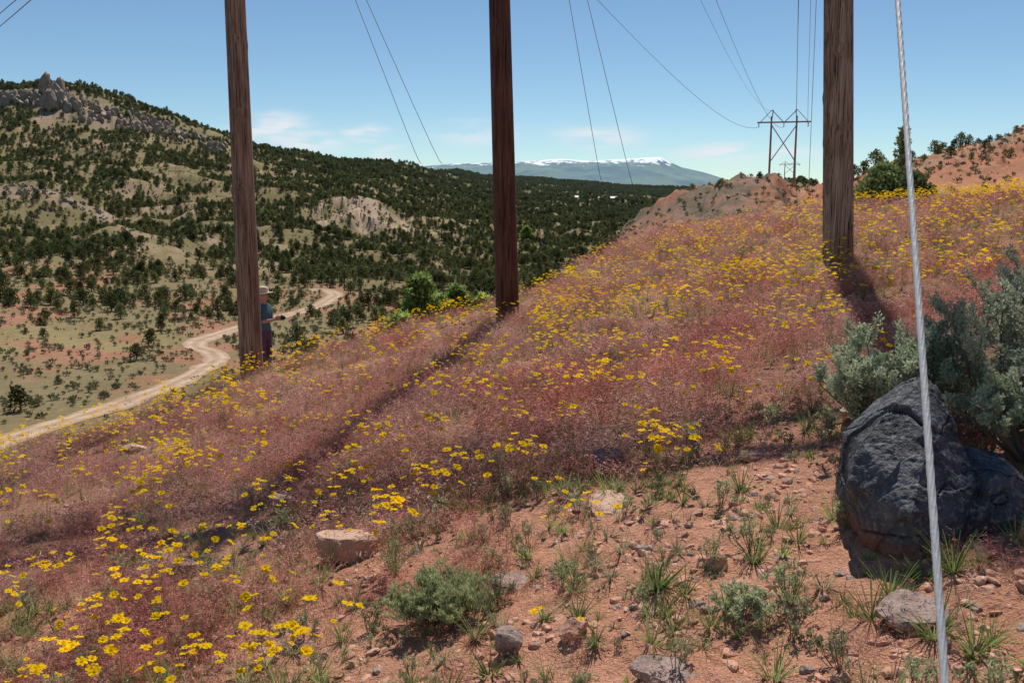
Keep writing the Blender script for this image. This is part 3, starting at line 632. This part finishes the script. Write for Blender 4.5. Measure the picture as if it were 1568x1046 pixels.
# ---------- wires
s=NT('conductor_wire'); s.bsdf(s.mix(s.noise(3,2,s.pos()),(.14,.14,.145),(.22,.22,.225)),.6,.3); M_wire=s.m
def wire(mb,a,b,sag,k=.0004,r0=.010,n=70):
    a=Vector(a);b=Vector(b); P=[];R=[]
    for i in range(n+1):
        f=(i/n)**1.8; q=a.lerp(b,f); q.z-=4*sag*f*(1-f); P.append(q); R.append(max(r0,k*.5*q.y))
    mb.tube(P,R,5)
ty=170.; tt=(1195-784)/F/1.012; tx=tt*ty; tz=float(gz(tx,ty)); arm=E(187)*ty
pr=Vector((1,-.3,0)).normalized()
ends=[Vector((tx,ty,arm))+pr*q for q in (-4.4,0,4.2)]
starts=[Vector((-4.7,14.4,9)),Vector((0,13,9.)),Vector((3.4,11.4,9.))]
mb=MB()
for a,b in zip(starts,ends): wire(mb,a,b-Vector((0,0,.8)),2.6)
wire(mb,(-2,13.5,12.2),Vector((tx-2.2,ty,E(169)*ty)),3.,.0002); wire(mb,(3.2,11.4,12.2),Vector((tx+2.2,ty,E(169)*ty)),3,.0002)
t0,e0=brg(42,0); t1,e1=brg(-20,50)
for dd in (0,.012): wire(mb,((t0+.05)*12,12,(e0+.0365+dd)*12),((t1-.05)*40,40,(e1-.0365+dd)*40),.1,.0008,.008)
mb.obj('power_line_wires',[M_wire])
mb=MB()
def span(p0,p1,y1,y0=26.,ext=.35):
    t0,e0=brg(*p0); t1,e1=brg(*p1); ts=t0+(t0-t1)*ext; es=e0+(e0-e1)*ext
    wire(mb,(ts*y0,y0,es*y0),(t1*y1,y1,e1*y1),1.5,.0006,.009)
for a,b,y1 in (((545,0),(645,250),900),((562,0),(677,250),900),((872,0),(921,276),1000),((900,0),(970,284),1000),((1250,0),(1238,296),450),((1222,40),(1218,290),450)): span(a,b,y1)
mb.obj('valley_power_line_wires',[M_wire])
def hframe(px,y,topy,sc_=1.):
    mb=MB(); tx=(px-784)/F/1.012*y; z=float(gz(tx,y)); top=E(topy)*y-z; w=2.2
    for sg in (-1,1):
        q=pr*w*sg; mb.tube([q+Vector((0,0,-.5)),q+Vector((0,0,top*.93))],[.22,.16],8)
        mb.tube([q+Vector((0,0,top*.86)),q+Vector((0,0,top))-pr*.25*sg],[.10,.08],6)
        mb.tube([q+Vector((0,0,top)),q+Vector((0,0,top*.87))-pr*w*.9*sg],[.08,.08],5)
        mb.tube([q+Vector((0,0,top)),q+Vector((0,0,top*.87))+pr*1.9*sg],[.06,.06],5)
    a=top*.862; mb.box((0,0,a),pr*9.4,Vector((.06,.2,0)),Vector((0,0,.26)))
    for u,v in ((.83,.42),(.42,.83)): mb.tube([-pr*w+Vector((0,-.2,top*u)),pr*w+Vector((0,-.2,top*v))],.09,6)
    for q in (-4.4,0,4.2): mb.tube([pr*q+Vector((0,0,a)),pr*q+Vector((0,0,a-.9))],.08,6)
    mb.obj('h_frame_power_pole',[PM[2]],loc=(tx,y,z))
hframe(1195,170,168); hframe(1207,430,247)
# guy wire (7 strand)
T=pR+Vector((lR*11.2,0,11.2)); Gp=Vector((.66,1.29,-.74)); dr=(T-Gp).normalized(); L1=(T-Gp).length
A0=Gp-dr*1.1; Lg=L1+1.1; N=2200; nc=18; u=dr.orthogonal().normalized(); w=dr.cross(u)
i=np.arange(N+1); sdist=Lg*i/N; ph=sdist/.11*2*math.pi; ang=np.linspace(0,2*math.pi,nc,endpoint=False)
rr=.0062*(.74+.36*np.abs(np.cos(3*(ang[None,:]))))
aa=ang[None,:]+ph[:,None]*.5
cen=np.array(A0)[None]+sdist[:,None]*np.array(dr)[None]
V=cen[:,None,:]+rr[...,None]*(np.cos(aa)[...,None]*np.array(u)+np.sin(aa)[...,None]*np.array(w))
I=np.arange((N+1)*nc).reshape(N+1,nc); I2=np.roll(I,-1,1)
fq=np.stack([I[:-1],I2[:-1],I2[1:],I[1:]],-1).reshape(-1,4)
fastmesh('guy_wire',V.reshape(-1,3),fq,np.ones((V.shape[0]*nc,3)),M_steel)
# ---------- farm buildings on far bench
M_wall=plainmat('painted_siding',(.36,.33,.28),.7); M_roof=plainmat('metal_roof',(.38,.38,.38),.5); M_win=plainmat('window_glass',(.03,.04,.05),.2,.5)
for px,w in ((880,7),(918,5),(940,8)):
    y=1000.; x=(px-784)/F/1.01*y; z=float(gz(x,y)); mb=MB()
    mb.box((0,0,1.5),(w,0,0),(0,7,0),(0,0,3.4)); v=[(-w/2-.3,-3.9,3.1),(w/2+.3,-3.9,3.1),(w/2+.3,3.9,3.1),(-w/2-.3,3.9,3.1),(-w/2-.3,0,5),(w/2+.3,0,5)]
    mb.add(v,[(0,1,5,4),(2,3,4,5),(0,4,3),(1,2,5)],m=1); mb.box((0,-3.52,1.1),(1,0,0),(0,.06,0),(0,0,2.1),m=2)
    for q in (-.3,.3): mb.box((w*q,-3.52,1.8),(1.2,0,0),(0,.06,0),(0,0,1),m=2)
    mb.obj('farm_building',[M_wall,M_roof,M_win],loc=(x,y,z+1.4))
# ---------- distant mountain
s=NT('snowy_mountain'); ps=s.pos(); zz=s.n('ShaderNodeSeparateXYZ'); s.l(ps,zz.inputs[0])
a=s.noise(.0022,6,ps,.65); b=s.noise(.006,6,s.scale(ps,1,.4,2.),.7)
c=s.mix(s.ramp(a,.4,.6),(.14,.22,.27),(.19,.275,.28))  # bluish slope tones have aerial haze mixed into the base colour
sn=s.ramp(s.math('ADD',zz.outputs[2],s.math('MULTIPLY',s.math('SUBTRACT',b,.5),420.)),316,340)
c=s.mix(sn,c,(.74,.79,.86)); s.bsdf(c,.95,.05); M_mtn=s.m
prof=([400,560,640,700,780,860,900,960,1010,1022,1045,1080,1115,1160,1300],[290,268,255,250,248,243,246,243,240,246,256,264,275,283,292])
tm=np.linspace(-.32,.45,420); km=np.linspace(0,1,60)
TM,KM=np.meshgrid(tm,km,indexing='ij'); YM=8500+4000*KM+2500*np.maximum(KM-.8,0); XM=TM*YM
tp=np.interp(784+F*TM*1.02,*prof); et=np.array([E(q) for q in tp.ravel()]).reshape(tp.shape)
ztop=et*12000; ZM=-150+(ztop+150)*np.clip(KM/.85,0,1)**.75*(1-.3*np.maximum(KM-.87,0)*4)
ZM=ZM+60*np.sin(np.clip(KM/.85,0,1)*math.pi)*(1-2*np.abs(fbm(XM/700,YM/1500,4,171)))
I=np.arange(TM.size).reshape(TM.shape)
fastmesh('distant_mountain',np.stack([XM,YM,ZM],-1).reshape(-1,3),np.stack([I[:-1,:-1],I[1:,:-1],I[1:,1:],I[:-1,1:]],-1).reshape(-1,4),np.ones((TM.size,3)),M_mtn)
# ---------- person
def person(x,y,z,rz):
    J=[((0,0,.95),.135),((0,0,1.08),.115),((0,0,1.26),.135),((0,0,1.38),.115),((.01,0,1.46),.052),((.02,0,1.53),.062),((.03,0,1.60),.09),((.02,0,1.67),.07)]
    Ed=[(i,i+1) for i in range(7)]
    for sg in (1,-1):
        b=len(J); J+=[((0,.17*sg,1.385),.06),((.03,.215*sg,1.14),.043),((.25,.15*sg,1.17),.030),((.32,.10*sg,1.20),.027)]
        Ed+=[(3,b),(b,b+1),(b+1,b+2),(b+2,b+3)]
        b=len(J); J+=[((0,.09*sg,.86),.092),((.02,.10*sg,.49),.063),((-.01,.10*sg,.09),.043),((.11,.12*sg,.035),.038)]
        Ed+=[(0,b),(b,b+1),(b+1,b+2),(b+2,b+3)]
    me=bpy.data.meshes.new('body'); me.from_pydata([j[0] for j in J],Ed,[]); o=bpy.data.objects.new('body_src',me); scene.collection.objects.link(o)
    md=o.modifiers.new('skin','SKIN')
    for i,j in enumerate(J): me.skin_vertices[0].data[i].radius=(j[1],j[1]*(1.15 if i<4 else 1)); 
    me.skin_vertices[0].data[0].use_root=True
    ms=o.modifiers.new('sub','SUBSURF'); ms.levels=2; ms.render_levels=2
    dg=bpy.context.evaluated_depsgraph_get(); nm=bpy.data.meshes.new_from_object(o.evaluated_get(dg)); bpy.data.objects.remove(o)
    sk=plainmat('skin',(.50,.27,.19),.55); sh=plainmat('teal_shirt',(.07,.15,.20),.85); tr=plainmat('purple_trousers',(.11,.06,.12),.85); bo=plainmat('boots',(.07,.045,.03),.7); ha=plainmat('straw_hat',(.62,.50,.36),.85); hr=plainmat('hair',(.06,.04,.025),.7); bk=plainmat('camera_body',(.02,.02,.02),.4)
    nm.materials.clear()
    for m in (sk,sh,tr,bo): nm.materials.append(m)
    for f in nm.polygons:
        c=f.center; f.use_smooth=True
        if c.z<.11: f.material_index=3
        elif c.z<.97: f.material_index=2
        elif c.z>1.455: f.material_index=0
        elif c.x>.12: f.material_index=0
        else: f.material_index=1
    P=empty('person',(x,y,z)); P.rotation_euler=(0,0,rz)
    b=bpy.data.objects.new('body',nm); scene.collection.objects.link(b); b.parent=P
    mb=MB()
    for sg in (1,-1):
        for k in range(4):
            a=Vector((.335,(.10-.012)*sg,1.235-.02*k)); mb.tube([a-Vector((.03,-.005*sg,0)),a+Vector((.025,-.012*sg,0)),a+Vector((.05,-.035*sg,.002)),a+Vector((.045,-.055*sg,.003))],[.010,.009,.008,.006],6,m=0)
        mb.tube([(.32,.09*sg,1.235),(.335,.065*sg,1.25),(.35,.045*sg,1.252)],[.011,.009,.007],6,m=0)
        mb.tube([(.118,.032*sg,1.615),(.124,.032*sg,1.615)],[.009,.004],8,m=1)
        mb.tube([(.03,.088*sg,1.61),(.02,.10*sg,1.60),(.03,.095*sg,1.58)],[.01,.016,.008],6,m=0)
    mb.tube([(.11,0,1.625),(.135,0,1.595),(.115,0,1.585)],[.008,.013,.008],6,m=0)
    mb.tube([(.105,-.022,1.562),(.118,0,1.56),(.105,.022,1.562)],[.004,.006,.004],6,m=3)
    mb.box((.37,0,1.205),(.05,0,0),(0,.11,0),(0,0,.075),m=2); mb.tube([(.39,0,1.205),(.44,0,1.205)],[.032,.028],14,m=2)
    mb.obj('face_hands_and_camera',[sk,bk,bk,plainmat('lips',(.35,.13,.11))],smooth=False,parent=P)
    mb=MB(); n=28; v=[];f=[]
    prf=[(.165,1.640),(.16,1.655),(.12,1.648),(.098,1.652),(.094,1.70),(.086,1.745),(.05,1.757),(0.001,1.75)]
    for i,(r,h) in enumerate(prf):
        for k in range(n): g=2*math.pi*k/n; v.append((.02+r*1.05*math.cos(g),r*math.sin(g),h+(.012*math.cos(2*g) if i<2 else 0)))
    for i in range(len(prf)-1):
        for k in range(n): k2=(k+1)%n; f.append((i*n+k,i*n+k2,(i+1)*n+k2,(i+1)*n+k))
    mb.add(v,f); mb.obj('sun_hat',[ha],smooth=True,parent=P)
    mb=MB(); mb.tube([(-.02,0,1.68),(-.05,0,1.62),(-.06,0,1.54),(-.055,0,1.46)],[.085,.085,.07,.04],12); mb.obj('hair',[hr],smooth=True,parent=P)
yy=16.3; xx=-.2745*yy; person(xx,yy,float(gz(xx,yy))+.03,-.3)
# ---------- world, sun, camera
az=math.radians(10.6); el=math.radians(58)
w=bpy.data.worlds.new('World'); scene.world=w; w.use_nodes=True; nt_=w.node_tree; nt_.nodes.clear()
N=nt_.nodes.new; L=nt_.links.new
out=N('ShaderNodeOutputWorld'); bg=N('ShaderNodeBackground'); sky=N('ShaderNodeTexSky'); sky.sky_type='NISHITA'; sky.sun_disc=False
sky.sun_elevation=el; sky.sun_rotation=az; sky.altitude=1800; sky.air_density=.9; sky.dust_density=.08; sky.ozone_density=1.6
bg.inputs[1].default_value=.095
tc=N('ShaderNodeTexCoord'); mp=N('ShaderNodeMapping'); mp.inputs['Scale'].default_value=(14,14,70); L(tc.outputs['Generated'],mp.inputs[0])
no=N('ShaderNodeTexNoise'); no.inputs['Scale'].default_value=1.; no.inputs['Detail'].default_value=7; L(mp.outputs[0],no.inputs['Vector'])
def mr(v,a,b,c,d):
    q=N('ShaderNodeMapRange'); q.interpolation_type='SMOOTHSTEP'; L(v,q.inputs[0])
    for i,k in enumerate((a,b,c,d)): q.inputs[i+1].default_value=k
    return q.outputs[0]
def mm(op,a,b):
    q=N('ShaderNodeMath'); q.operation=op
    for i,v in enumerate((a,b)):
        if hasattr(v,'is_output'): L(v,q.inputs[i])
        else: q.inputs[i].default_value=v
    return q.outputs[0]
mask=None
for px,py,rx,ry,st in ((415,198,60,26,1.5),(605,240,34,16,2.),(560,203,40,14,1.3),(915,210,70,18,1.1),(1140,238,95,18,1.6),(470,220,50,20,1.8),(730,205,70,20,.8)):
    t,e=brg(px,py); dv=Vector((t,1,e)).normalized()
    sb=N('ShaderNodeVectorMath'); sb.operation='SUBTRACT'; L(tc.outputs['Generated'],sb.inputs[0]); sb.inputs[1].default_value=dv
    ml=N('ShaderNodeVectorMath'); ml.operation='MULTIPLY'; L(sb.outputs[0],ml.inputs[0]); ml.inputs[1].default_value=(F/rx,F/rx,F/ry)
    ln=N('ShaderNodeVectorMath'); ln.operation='LENGTH'; L(ml.outputs[0],ln.inputs[0])
    q=mr(ln.outputs['Value'],0,1.5,st,0); mask=q if mask is None else mm('MAXIMUM',mask,q)
cl=mm('MINIMUM',mm('MULTIPLY',mask,mr(no.outputs['Fac'],.36,.60,.06,.8)),.85)
tn=N('ShaderNodeMix'); tn.data_type='RGBA'; tn.blend_type='MULTIPLY'; tn.inputs[0].default_value=1; L(sky.outputs[0],tn.inputs[6]); tn.inputs[7].default_value=(.86,.99,1.0,1)
mx=N('ShaderNodeMix'); mx.data_type='RGBA'; L(cl,mx.inputs[0]); L(tn.outputs[2],mx.inputs[6]); mx.inputs[7].default_value=(8.4,8.8,9.3,1)
L(mx.outputs[2],bg.inputs[0]); L(bg.outputs[0],out.inputs[0])
sd=bpy.data.lights.new('sun','SUN'); sd.energy=4.8; sd.angle=math.radians(.53); sd.color=(1,.95,.86); so=bpy.data.objects.new('sun',sd); scene.collection.objects.link(so)
dv=Vector((math.sin(az)*math.cos(el),math.cos(az)*math.cos(el),math.sin(el))); so.rotation_euler=dv.to_track_quat('Z','Y').to_euler(); so.location=(20,60,80)
cd=bpy.data.cameras.new('camera'); cam=bpy.data.objects.new('camera',cd); scene.collection.objects.link(cam); scene.camera=cam
cd.sensor_width=36; cd.lens=36*F/1568; cd.clip_start=.05; cd.clip_end=40000; cam.rotation_euler=(math.acos(sp),0,0)
scene.view_settings.view_transform='Standard'; scene.view_settings.look='None'; scene.view_settings.exposure=0
